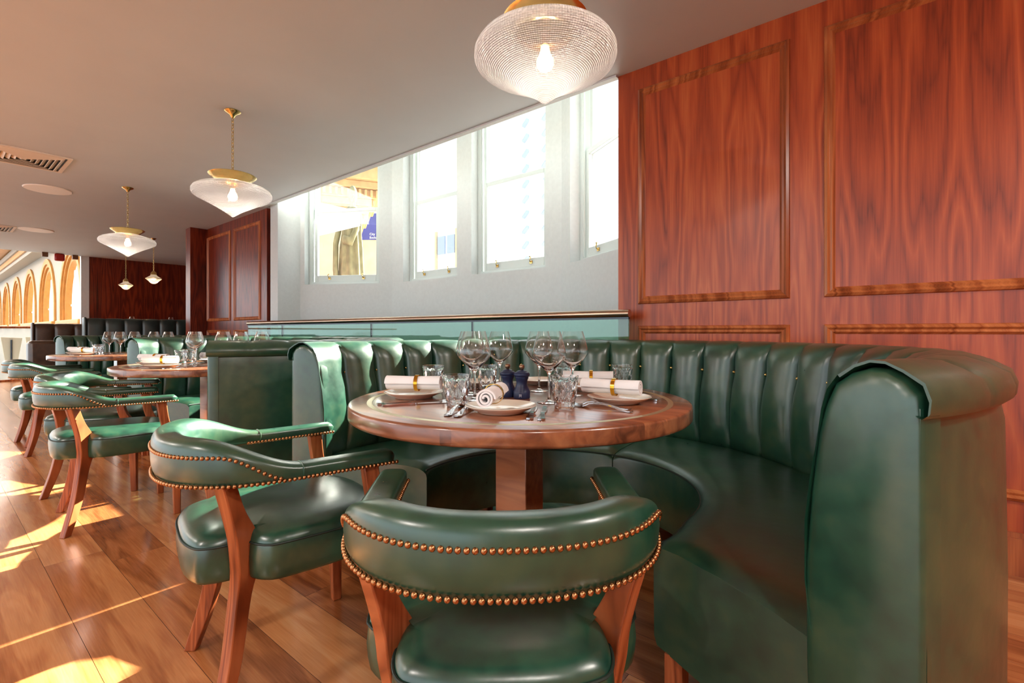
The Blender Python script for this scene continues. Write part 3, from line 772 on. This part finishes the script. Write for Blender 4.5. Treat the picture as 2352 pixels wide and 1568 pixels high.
item('f', -1.19, 1.50+.16, aim(-1.21, 1.72, -1.137, 1.56), 'silver fork lying right of the far back plate, behind the mills', g5, z=ZTB) if False else item('f', -1.06, 1.74, aim(-1.06, 1.74, -1.13, 1.56), 'silver fork lying right of the far back plate, behind the mills', g5)
item('k', -.728, .958, aim(-.728, .958, -.86, 1.16), 'silver knife right of the front plate, the one nearer the plate', g6)
item('k', -.700, .968, aim(-.7, .968, -.83, 1.17), 'silver knife right of the front plate, the outer one', g6)
item('k', -1.234, .865, aim(-1.224, .865, -1.135, 1.037), 'silver knife in front of the left napkin, closer to the napkin', g6)
item('k', -1.203, .862, aim(-1.203, .862, -1.105, 1.037), 'silver knife in front of the left napkin, closer to the edge', g6)
item('k', -.612, 1.484, aim(-.612, 1.484, -.83, 1.46), 'silver knife sticking out behind the right-hand plate', g6)
item('k', -1.262, 1.29, aim(-1.262, 1.30, -1.3, 1.5), 'silver knife between the left glasses and the left mill', g6)
item('m', -1.052, 1.262, CAMR, 'left navy blue pepper mill on the near table', 'navy mills on the near table')
item('m', -.991, 1.262, CAMR, 'right navy blue pepper mill on the near table, with a small white mark', 'navy mills on the near table')
# white mark on the right mill: a small rearing figure over a line of print
mk = MB(); rr = .0277
def dot(u, v, w, h):
    P_ = []
    for a, b in ((u-w, v-h), (u+w, v-h), (u+w, v+h), (u-w, v+h)):
        f = -pi/2+a/rr-.18; P_.append((rr*cos(f), rr*sin(f), b))
    Q_ = [(x*.99, y*.99, z) for x, y, z in P_]
    mk.add(P_+Q_, [(0, 1, 2, 3), (7, 6, 5, 4), (0, 4, 5, 1), (1, 5, 6, 2), (2, 6, 7, 3), (3, 7, 4, 0)])
for u, v, w, h in ((-.0035, .0145, .0012, .0006), (-.0022, .0128, .0006, .0016), (-.0035, .0112, .0012, .0006), (.0003, .0145, .0010, .0006), (.0028, .0145, .0010, .0006), (.0013, .0125, .0012, .0008), (.003, .0110, .0012, .0006), (0, .0092, .0032, .0005), (-.0005, .0072, .0042, .0008)): dot(u, v, w, h)
mills = [o for o in C.objects if o.name.startswith('pepper_mill')]
mr = [o for o in mills if abs(o.location.x+.991) < .001][0]
mk.build('printed_mark', M['mark'], [c_ for c_ in mr.children if c_.name.startswith('body')][0], smooth=0)

# settings on the two further tables
def setting(c, w, pos, gset):
    for kind, x, y, rz, l in pos:
        zz = ZTB+(.0208 if kind == 'n' else 0)
        item(kind, x, y, rz, l, gset[kind], z=zz)
gm = {k_: v+' on the middle table' for k_, v in dict(g='wine glasses', t='tumblers', p='side plates', n='rolled napkins', f='forks', k='knives').items()}
gf = {k_: v.replace('middle', 'far') for k_, v in gm.items()}
setting(T2c, 'middle', [
    ('p', -3.88, .98, 0, 'cream plate at the left of the middle table, under a napkin'), ('n', -3.88, .98, CAMR, 'rolled napkin lying left on the middle table, gold ring showing'),
    ('p', -3.52, .93, 0, 'cream plate at the front of the middle table, under a napkin'), ('n', -3.55, .93, CAMR+R(14), 'sunlit rolled napkin at the front of the middle table'),
    ('p', -3.93, 1.36, 0, 'cream plate at the back of the middle table, beside the wine glasses'), ('n', -3.95, 1.36, CAMR+R(70), 'rolled napkin end-on at the back of the middle table'),
    ('g', -3.73, 1.17, 0, 'leftmost wine glass on the middle table'), ('g', -3.87, 1.22, 0, 'wine glass just behind the leftmost one on the middle table'), ('g', -3.60, 1.30, 0, 'wine glass second from the left on the middle table, alone'),
    ('g', -3.64, 1.43, 0, 'wine glass on the middle table, behind the second from the left'), ('g', -3.52, 1.52, 0, 'wine glass on the middle table, just left of the booth end'),
    ('t', -3.93, 1.15, .3, 'tumbler on the middle table left of the wine glasses'), ('t', -3.46, 1.20, .7, 'tumbler on the middle table beside the booth end panel'), ('t', -4.02, 1.22, .7, 'tumbler on the middle table, behind the other left tumbler'),
    ('f', -3.68, .82, aim(-3.7, .84, -3.75, 1.1), 'fork in front of the sunlit napkin on the middle table'), ('k', -3.40, .90, aim(-3.40, .9, -3.5, 1.1), 'knife right of the sunlit napkin on the middle table'),
    ('f', -3.72, .84, aim(-3.7, .84, -3.78, 1.08), 'fork beside the sunlit napkin, the left of its pair'), ('k', -3.37, .93, aim(-3.37, .93, -3.46, 1.13), 'knife on the middle table, the outer of its pair')], gm)
setting(T3c, 'far', [
    ('p', -6.33, .98, 0, 'cream plate on the far table, under the left napkin'), ('n', -6.33, .98, CAMR, 'rolled napkin lying left on the far table'),
    ('p', -6.02, .96, 0, 'cream plate on the far table, under the bright napkin'), ('n', -6.02, .96, CAMR+R(8), 'bright rolled napkin at the front of the far table'),
    ('g', -6.13, 1.18, 0, 'wine glass on the far table, just right of the napkins'), ('g', -6.0, 1.24, 0, 'wine glass on the far table, second from the left'), ('g', -6.02, 1.36, 0, 'wine glass on the far table, third from the left'),
    ('g', -5.86, 1.48, 0, 'wine glass on the far table, next to last on the right'), ('g', -5.78, 1.58, 0, 'wine glass on the far table, last on the right'),
    ('t', -6.38, 1.15, .3, 'tumbler on the far table behind the left napkin'), ('t', -6.18, 1.10, .3, 'tumbler on the far table between the two napkins'),
    ('k', -5.88, .92, aim(-5.9, .9, -6.0, 1.1), 'knife right of the bright napkin on the far table')], gf)
for x, y, l in ((-12.25, 2.72, 'left wine glass rim showing over the tall dark bench'), (-12.1, 3.35, 'right wine glass rim showing over the tall dark bench')):
    item('g', x, y, 0, l, 'glasses beyond the tall bench', z=1.06)
ht = empty('high_table', (-12.35, 3.1, 0)); tag(ht, 'wooden high table behind the tall dark bench, only its edge showing', 'table')
MB().box(-.45, .55, -.6, .6, 1.02, 1.058).build('tabletop', M['tablewood'], ht, bevel=.004); MB().box(-.05, .05, -.05, .05, 0, 1.02).build('pedestal', M['tablewood'], ht, smooth=0)

# ------------------------------------------------------------------ pendants
def chain(mb, z0, z1, x=0, y=0, link=.034, r=.0022):
    n = max(2, int((z1-z0)/(link*.72))); st = (z1-z0)/n
    for i in range(n):
        zc = z0+st*(i+.5); hz = st*.68; w = .0085; pts = []
        for k_ in range(12):
            f = 2*pi*k_/12; u = w*cos(f); v = hz*sin(f)
            pts.append((x+(u if i % 2 else 0), y+(0 if i % 2 else u), zc+v))
        mb.tube(pts, r, 5, loop=True)
def pendant():
    r = empty('pendant_lamp')      # origin at the ceiling rose
    H = 2.571-1.80
    rose = MB().lathe([(.001, 0), (.052, 0), (.054, -.004), (.046, -.012), (.022, -.026), (.013, -.042), (.008, -.05), (.001, -.05)], 32); rose.build('ceiling_rose', M['brass'], r, smooth=50)
    zt = -H+.295
    c_ = MB(); chain(c_, zt+.01, -.05); c_.build('chain', M['brass'], r, smooth=60)
    MB().lathe([(.001, zt+.022), (.012, zt+.020), (.018, zt+.008), (.06, zt+.002), (.120, zt+.006), (.150, zt+.010), (.156, zt+.006), (.150, zt-.002), (.128, zt-.018), (.112, zt-.030), (.108, zt-.045), (.100, zt-.046), (.098, zt-.030), (.001, zt-.012)], 48).build('fitter', M['brass'], r, smooth=50)
    B = -H
    pr_ = [(.001, 0), (.012, .006), (.05, .036), (.10, .066), (.15, .094), (.20, .119), (.235, .137), (.252, .150), (.258, .164), (.257, .182), (.246, .200), (.224, .214), (.19, .226), (.15, .238), (.12, .247), (.106, .252)]
    pr2 = []
    for (a, b), (c2, d2) in zip(pr_, pr_[1:]):
        for k_ in range(4): pr2.append((lerp(a, c2, k_/4), lerp(b, d2, k_/4)))
    pr2.append(pr_[-1])
    sh = MB(); sh.loft([[(ra*cos(2*pi*k_/96), ra*sin(2*pi*k_/96), B+z) for k_ in range(96)] for ra, z in pr2], True, False)
    so = sh.build('shade', M['shadeglass'], r, smooth=75)
    MB().lathe([(.001, B+.250), (.016, B+.250), (.016, B+.215), (.020, B+.208), (.001, B+.208)], 20).build('lamp_holder', M['brass'], r)
    MB().lathe([(.001, B+.118), (.012, B+.120), (.026, B+.130), (.032, B+.145), (.030, B+.162), (.020, B+.182), (.014, B+.207), (.001, B+.207)], 24).build('bulb', M['bulb'], r, smooth=80)
    return r
P_ = pendant(); P_.location = (-1.023, 1.44, ZC); tag(P_, 'large ribbed glass pendant lamp over the nearest table', 'pendant lamp', 'ribbed glass pendant lamps')
dup(P_, (-3.79, 1.43, ZC), .4, 'ribbed glass pendant lamp in the middle, in front of the window ceiling edge')
dup(P_, (-6.70, 1.45, ZC), .9, 'ribbed glass pendant lamp furthest left, over the far table')
for x in (-1.023, -3.79, -6.70): lamp('pendant_light', 'POINT', (x, 1.44, 1.80+.15), 6, (1, .84, .68), shadow_soft_size=.04)
def small_pendant():
    r = empty('lantern_lamp')
    MB().lathe([(.001, 0), (.04, 0), (.03, -.015), (.008, -.03), (.001, -.03)], 24).build('ceiling_rose', M['brass'], r)
    zt = -.57; c_ = MB(); chain(c_, zt, -.03); c_.build('chain', M['brass'], r)
    MB().lathe([(.001, zt+.01), (.02, zt+.005), (.04, zt-.02), (.046, zt-.05), (.04, zt-.052), (.001, zt-.05)], 24).build('cap', M['brass'], r)
    MB().lathe([(.04, zt-.05), (.05, zt-.07), (.085, zt-.095), (.115, zt-.115)], 32).build('shade', M['shadeglass'], r, smooth=60)
    MB().lathe([(.117, zt-.115), (.119, zt-.119), (.117, zt-.123), (.113, zt-.119)], 32, close=True).build('band', M['brass'], r)
    MB().lathe([(.115, zt-.123), (.095, zt-.142), (.07, zt-.165), (.05, zt-.19), (.025, zt-.205), (.001, zt-.208)], 32).build('lower_shade', M['shadeglass'], r, smooth=60)
    MB().ball((0, 0, zt-.125), .024, 16, 10).build('bulb', M['bulb'], r)
    return r
q = small_pendant(); q.location = (-10.0, 2.52, ZC); tag(q, 'small brass lantern pendant against the dark wall, the right one', 'pendant lamp', 'small lantern pendants')
dup(q, (-11.78, 2.52, ZC), 0, 'small brass lantern pendant against the dark wall, the left one')
for x in (-10.0, -11.78): lamp('lantern_light', 'POINT', (x, 2.52, ZC-.70), 5, (1, .62, .32), shadow_soft_size=.03)

# ------------------------------------------------------------------ ceiling fittings
def vent(loc, label):
    r = empty('ceiling_vent', loc); tag(r, label, 'vent', 'square ceiling vents')
    Q = .30; fr = MB()
    for a in range(4):
        s_, c_ = [(0, 1), (1, 0), (0, -1), (-1, 0)][a]
        fr.add([], [])
    fr.box(-Q, Q, -Q, -Q+.03, -.012, 0); fr.box(-Q, Q, Q-.03, Q, -.012, 0); fr.box(-Q, -Q+.03, -Q+.03, Q-.03, -.012, 0); fr.box(Q-.03, Q, -Q+.03, Q-.03, -.012, 0)
    fr.build('frame', M['vent'], r, smooth=0, bevel=.002)
    MB().box(-Q+.03, Q-.03, -Q+.03, Q-.03, -.003, -.001).build('backing', M['black'], r, smooth=0)
    for i in range(7):
        h = Q-.045-i*.036; sl = MB()
        rings = [[(dx*h, dy*h, -.004), (dx*(h-.026), dy*(h-.026), -.022), (dx*(h-.029), dy*(h-.029), -.020), (dx*(h-.003), dy*(h-.003), -.003)] for dx, dy in ((1, 1), (-1, 1), (-1, -1), (1, -1))]
        sl.loft(rings, True, False, True); sl.build('louvre', M['vent'], r, smooth=0)
    return r
vent((-6.27, .59, ZC), 'square louvred ceiling vent, the nearer one at the left edge')
vent((-10.78, .62, ZC), 'square louvred ceiling vent, the further small one at the left edge')
def disc(loc, label):
    o = MB().lathe([(.001, 0), (.205, 0), (.207, -.004), (.200, -.010), (.001, -.012)], 48, ).build('ceiling_speaker', M['disc'], None, smooth=40, loc=loc); tag(o, label, 'ceiling speaker', 'round white ceiling discs')
disc((-7.47, .90, ZC), 'round flat white disc on the ceiling, the nearer one'); disc((-10.57, 1.14, ZC), 'round flat white disc on the ceiling, the further one')
tag(MB().box(-.04, .04, -.045, .045, -.09, 0).build('sensor_box', M['brownbox'], None, bevel=.006, loc=(-13.42, 1.57, ZC)), 'small brown box under the ceiling edge, left of the red alarm', 'sensor', 'brown boxes on the ceiling edge')
tag(MB().box(-.04, .04, -.045, .045, -.09, 0).build('sensor_box', M['brownbox'], None, bevel=.006, loc=(-13.45, 2.03, ZC)), 'small brown box under the ceiling edge, right of the red alarm', 'sensor', 'brown boxes on the ceiling edge')
tag(MB().box(-.06, .06, -.08, .08, -.15, 0).build('fire_alarm', M['redplastic'], None, bevel=.03, loc=(-13.45, 1.79, ZC)), 'red alarm sounder hanging under the ceiling edge', 'alarm')

# ------------------------------------------------------------------ glazed edge and the hall beyond
gr = empty('balcony_railing', (-13.56, -5, 0)); tag(gr, 'glass balcony railing at the far left end of the floor', 'railing')
MB().tube([(0, 0, 1.06), (0, 7.12, 1.06)], .022, 12).build('handrail', M['mould'], gr)
for i in range(5): MB().box(-.006, .006, i*1.424+.006, (i+1)*1.424-.006, .03, 1.045).build('glass_panel', M['pane'], gr, smooth=0)
MB().box(-.05, .03, 0, 7.12, -.02, .04).build('shoe', M['mould'], gr, smooth=0)
# arcade wall of the hall, set along y = 5
YA = 5.0; CX = [-34+7.6*1, -34, -41.6, -49.2, -56.8, -64.4, -72.0, -79.6]; ZSP = 2.45; RA = 3.0
wa = MB()
for cx_ in CX:
    x0, x1 = cx_-3.8, cx_+3.8; N = 24
    arc = [(cx_-RA*cos(pi*i/N), ZSP+RA*sin(pi*i/N)) for i in range(N+1)]
    for (a, za), (b, zb) in zip(arc, arc[1:]): wa.add([(a, YA, za), (b, YA, zb), (b, YA, 5.9), (a, YA, 5.9)], [(0, 1, 2, 3)])
    wa.add([(x0, YA, 1.5), (cx_-RA, YA, 1.5), (cx_-RA, YA, 5.9), (x0, YA, 5.9)], [(0, 1, 2, 3)])
    wa.add([(cx_+RA, YA, 1.5), (x1, YA, 1.5), (x1, YA, 5.9), (cx_+RA, YA, 5.9)], [(0, 1, 2, 3)])
wa.box(-83.4, -22.6, YA, YA+1.4, -4, 1.5)
struct(wa.build('wall_hall', M['hallwhite'], smooth=0))
def arch(cx_, num):
    r = struct(empty('window_%d' % num, (cx_, YA, 0)))
    N = 36
    def band(r0, r1, y0, y1, nm, mat):
        rings = []
        path = [(-1, 0, 1.6), ]
        pts = [(-1, 0, 1.6-ZSP)]+[(-cos(pi*i/N), sin(pi*i/N), 0) for i in range(N+1)]+[(1, 0, 1.6-ZSP)]
        for cx2, sz, off in pts:
            rings.append([(rr_*cx2, yy, ZSP+rr_*sz+off) for rr_, yy in ((r1, y0), (r0, y0), (r0, y1), (r1, y1))])
        MB().loft(rings).build(nm, mat, r, smooth=40)
    band(2.72, 3.05, -.10, .08, 'outer_band', M['golden']); band(2.55, 2.74, -.02, .14, 'middle_band', M['golden']); band(2.3, 2.56, .08, .34, 'inner_band', M['golden'])
    gls = MB(); pts = [(2.35*cos(pi*i/N), ZSP+2.35*sin(pi*i/N)) for i in range(N+1)]+[(-2.35, 1.6), (2.35, 1.6)]
    gls.add([(x, .32, z) for x, z in pts], [tuple(range(len(pts)))]); gls.build('glazing', M['pane'], r, smooth=0)
    mu = MB()
    for x in (-1.3, 0, 1.3): mu.box(x-.05, x+.05, .29, .35, 1.6, ZSP+math.sqrt(5.3-x*x))
    mu.box(-2.3, 2.3, .29, .35, 2.4, 2.5); mu.build('mullion', M['sashwhite'], r, smooth=0)
    MB().box(-3.1, 3.1, -.25, .0, 1.35, 1.6).build('sill', M['golden'], r, bevel=.05)
    return r
for i, cx_ in enumerate(CX[1:7]): arch(cx_, 5+i)
struct(MB().box(-84, -14.5, YA-.7, YA+1.4, 5.9, 6.15).box(-84, -14.5, YA-.9, YA+1.4, 6.5, 6.85).build('trim_50', M['hallwhite'], smooth=0))
struct(MB().box(-84, -14.5, YA-.8, YA+1.4, 6.15, 6.5).build('trim_51', M['golden'], smooth=0))
struct(MB().box(-84, -14.5, YA-2.0, YA+1.4, 6.95, 7.1).box(-84, -14.5, YA-.5, YA+1.4, 6.85, 6.95).build('trim_52', M['golden'], smooth=0))
struct(MB().box(-84, -14.5, -14, YA+1.4, 7.4, 7.42).build('ceiling_hall', M['skylight'], smooth=0))
bars = MB(); x = -16.0
kk = 60
while x > -84: struct(MB().box(x-.25, x+.25, -14, YA-2.0, 7.12, 7.38).build('trim_%d' % kk, M['golden'], smooth=0)); kk += 1; x -= 3.8
struct(MB().box(-84, -13.62, -14, 6.4, -4.1, -4).build('floor_hall', M['hallwhite'], smooth=0))
for i in range(5):
    x = -17.2-i*2.1; c_ = MB().lathe([(.001, -4), (.24, -4), (.24, -3.8), (.17, -3.75), (.15, .72), (.22, .80), (.22, .9), (.001, .9)], 24).build('hall_column', M['white'], None, smooth=40, loc=(x, 2.0+i*.25, 0))
    tag(c_, 'white column below the balcony at the left edge, %s from the camera' % ('nearest', 'second', 'third', 'fourth', 'fifth')[i], 'column', 'white hall columns')
for i, (x, y) in enumerate(((-14.9, 1.22), (-15.2, 1.62), (-15.6, 2.05))):
    o = MB().loft([[(-.02, -.09, .30), (.02, -.09, .30), (.02, .09, .27), (-.02, .09, .27)], [(-.02, -.16, .86), (.02, -.16, .86), (.02, .17, .84), (-.02, .17, .84)]]).build('hanging_shade', M['shade'], None, smooth=0, bevel=.01)
    pr_ = empty('hanging_panel', (x, y, 0)); o.parent = pr_; o.name = 'canvas'; MB().tube([(.035, 0, -4), (.035, 0, .8)], .015, 8).build('pole', M['basemetal'], pr_); o = pr_
    tag(o, 'tapered beige panel hung beyond the balcony glass, the %s one' % ('left', 'middle', 'right')[i], 'panel', 'beige hanging panels')

# ------------------------------------------------------------------ outside the windows
struct(MB().box(-84, 60, 4.6, 120, -4.1, -4).build('floor_street', M['asphalt'], smooth=0))
def outside():
    # stone cornice of the neighbouring building, seen through the left window
    r = empty('stone_building', (-12.6, 8.2, 0), R(60)); tag(r, 'weathered stone building with a deep cornice seen through the left window', 'building')
    MB().box(-3, .1, 0, 3, -4, 4.55).build('wall', M['stone'], r, smooth=0)
    c_ = MB()
    for i, (o_, z0, z1) in enumerate(((.08, 4.3, 4.45), (.18, 4.45, 4.66), (.32, 4.66, 4.85), (.40, 4.85, 5.1), (.56, 5.1, 5.3), (.74, 5.3, 5.7), (.85, 5.7, 5.85))): c_.box(-3, .1+o_, -o_, 3, z0, z1)
    for i in range(22): c_.box(-2.9+i*.16, -2.82+i*.16, -.50, -.3, 4.88, 5.08)
    c_.build('cornice', M['stonewarm'], r, bevel=.02)
outside()
def statue():
    r = empty('stone_statue', (-9.95, 6.3, 0)); r.scale = (.6, .6, 1); tag(r, 'mossy robed stone statue standing outside the left window', 'statue')
    rings = []
    for z, rx, ry, ox in ((-4, .5, .5, 0), (1.6, .52, .45, 0), (2.3, .50, .42, 0), (2.9, .46, .38, 0), (3.3, .40, .30, .02), (3.62, .46, .29, .03), (3.80, .33, .22, .04), (3.88, .11, .11, .05), (3.96, .09, .09, .06)):
        rings.append([((rx*(1+.09*sin(9*f+z)))*cos(f)+ox, (ry*(1+.09*sin(9*f+z)))*sin(f), z) for f in [2*pi*k_/72 for k_ in range(72)]])
    MB().loft(rings).build('robe', M['moss'], r, smooth=60)
    MB().ball((.07, 0, 4.13), .17, 20, 14, 1.25).ball((.22, -.08, 4.08), .05, 10, 8).build('head', M['moss'], r, smooth=180)
    MB().tube([(.40, -.05, 3.65), (.56, -.15, 3.3), (.5, -.35, 3.0), (.2, -.46, 3.05)], .11, 12).build('arm', M['moss'], r, smooth=180)
    MB().tube([(-.1, -.52, 1.7), (-.3, -.5, 2.4), (-.42, -.42, 3.0), (-.4, -.2, 3.6)], .10, 12).build('drapery', M['moss'], r, smooth=180)
statue()
def to_mesh(o, name, parent):
    dg = bpy.context.evaluated_depsgraph_get(); me = bpy.data.meshes.new_from_object(o.evaluated_get(dg))
    q_ = bpy.data.objects.new(name, me); C.objects.link(q_); q_.parent = parent; q_.location = o.location; q_.rotation_euler = o.rotation_euler
    bpy.data.objects.remove(o); return q_
def sign():
    r = empty('shop_sign', (-18.1, 12.2, 0), R(39)); tag(r, 'blue glazed shopfront sign reading City Exchange outside the left window', 'sign')
    MB().box(-.25, 1.4, 0, .3, 4.95, 6.1).build('board', M['signblue'], r, smooth=0)
    MB().box(-.25, 1.4, .02, .5, -4, 4.95).build('wall', M['stone'], r, smooth=0)
    for txt, z in (('City', 5.15), ('Exchange', 5.0)):
        cu = bpy.data.curves.new('lettering', 'FONT'); cu.body = txt; cu.size = .14; cu.extrude = .008; cu.materials.append(M['mark'])
        o = bpy.data.objects.new('lettering', cu); C.objects.link(o); o.rotation_euler = (pi/2, 0, 0); o.location = (.12, -.012, z)
        to_mesh(o, 'lettering', r)
sign()
def tower():
    r = empty('office_building', (-24, 24, 0)); tag(r, 'pale office building across the street seen through the middle windows', 'building')
    MB().box(-8, 7.6, 0, 3, -4, 16).build('facade', M['outwhite'], r, smooth=0)
    for x in (-2.6, -1.6, -.3): MB().box(x, x+.75, -.1, .1, 6.6, 7.9).build('window', M['signpale'], r, smooth=0)
    for x in (-2.9, -.75, .7): MB().box(x, x+.2, -.12, .1, 5.4, 8.3).build('mullion', M['stone'], r, smooth=0)
    for k_ in range(12):
        for x in (5.4, 6.9):
            mb = MB(); z = 5.2+k_*.95; mb.add([(x, -.3, z), (x+.35, -.3, z+.35), (x+.35, -.3, z+.47), (x, -.3, z+.12), (x, 0, z), (x+.35, 0, z+.35), (x+.35, 0, z+.47), (x, 0, z+.12)], [(0, 1, 2, 3), (4, 7, 6, 5), (0, 4, 5, 1), (1, 5, 6, 2), (2, 6, 7, 3), (3, 7, 4, 0)])
            mb.build('fin', M['signpale'], r, smooth=0)
tower()

# ------------------------------------------------------------------ added fill lamps, shaped as ceiling downlights, unseen behind the camera
for i, (x, y) in enumerate(((-1.5, -2.2), (-4.5, -2.2), (-7.5, -2.2), (-10.5, -2.0), (1.6, -1.0), (1.7, 1.2))):
    o = MB().lathe([(.001, 0), (.07, 0), (.075, -.006), (.001, -.006)], 24).build('fill_lamp', M['vent'], None, loc=(x, y, ZC)); tag(o, 'added unseen round downlight behind the camera', 'fill_lamp', 'added fill lamps behind the camera')
    lamp('fill_light', 'AREA', (x, y, ZC-.02), 34, (1, .92, .84), shape='DISK', size=.35)
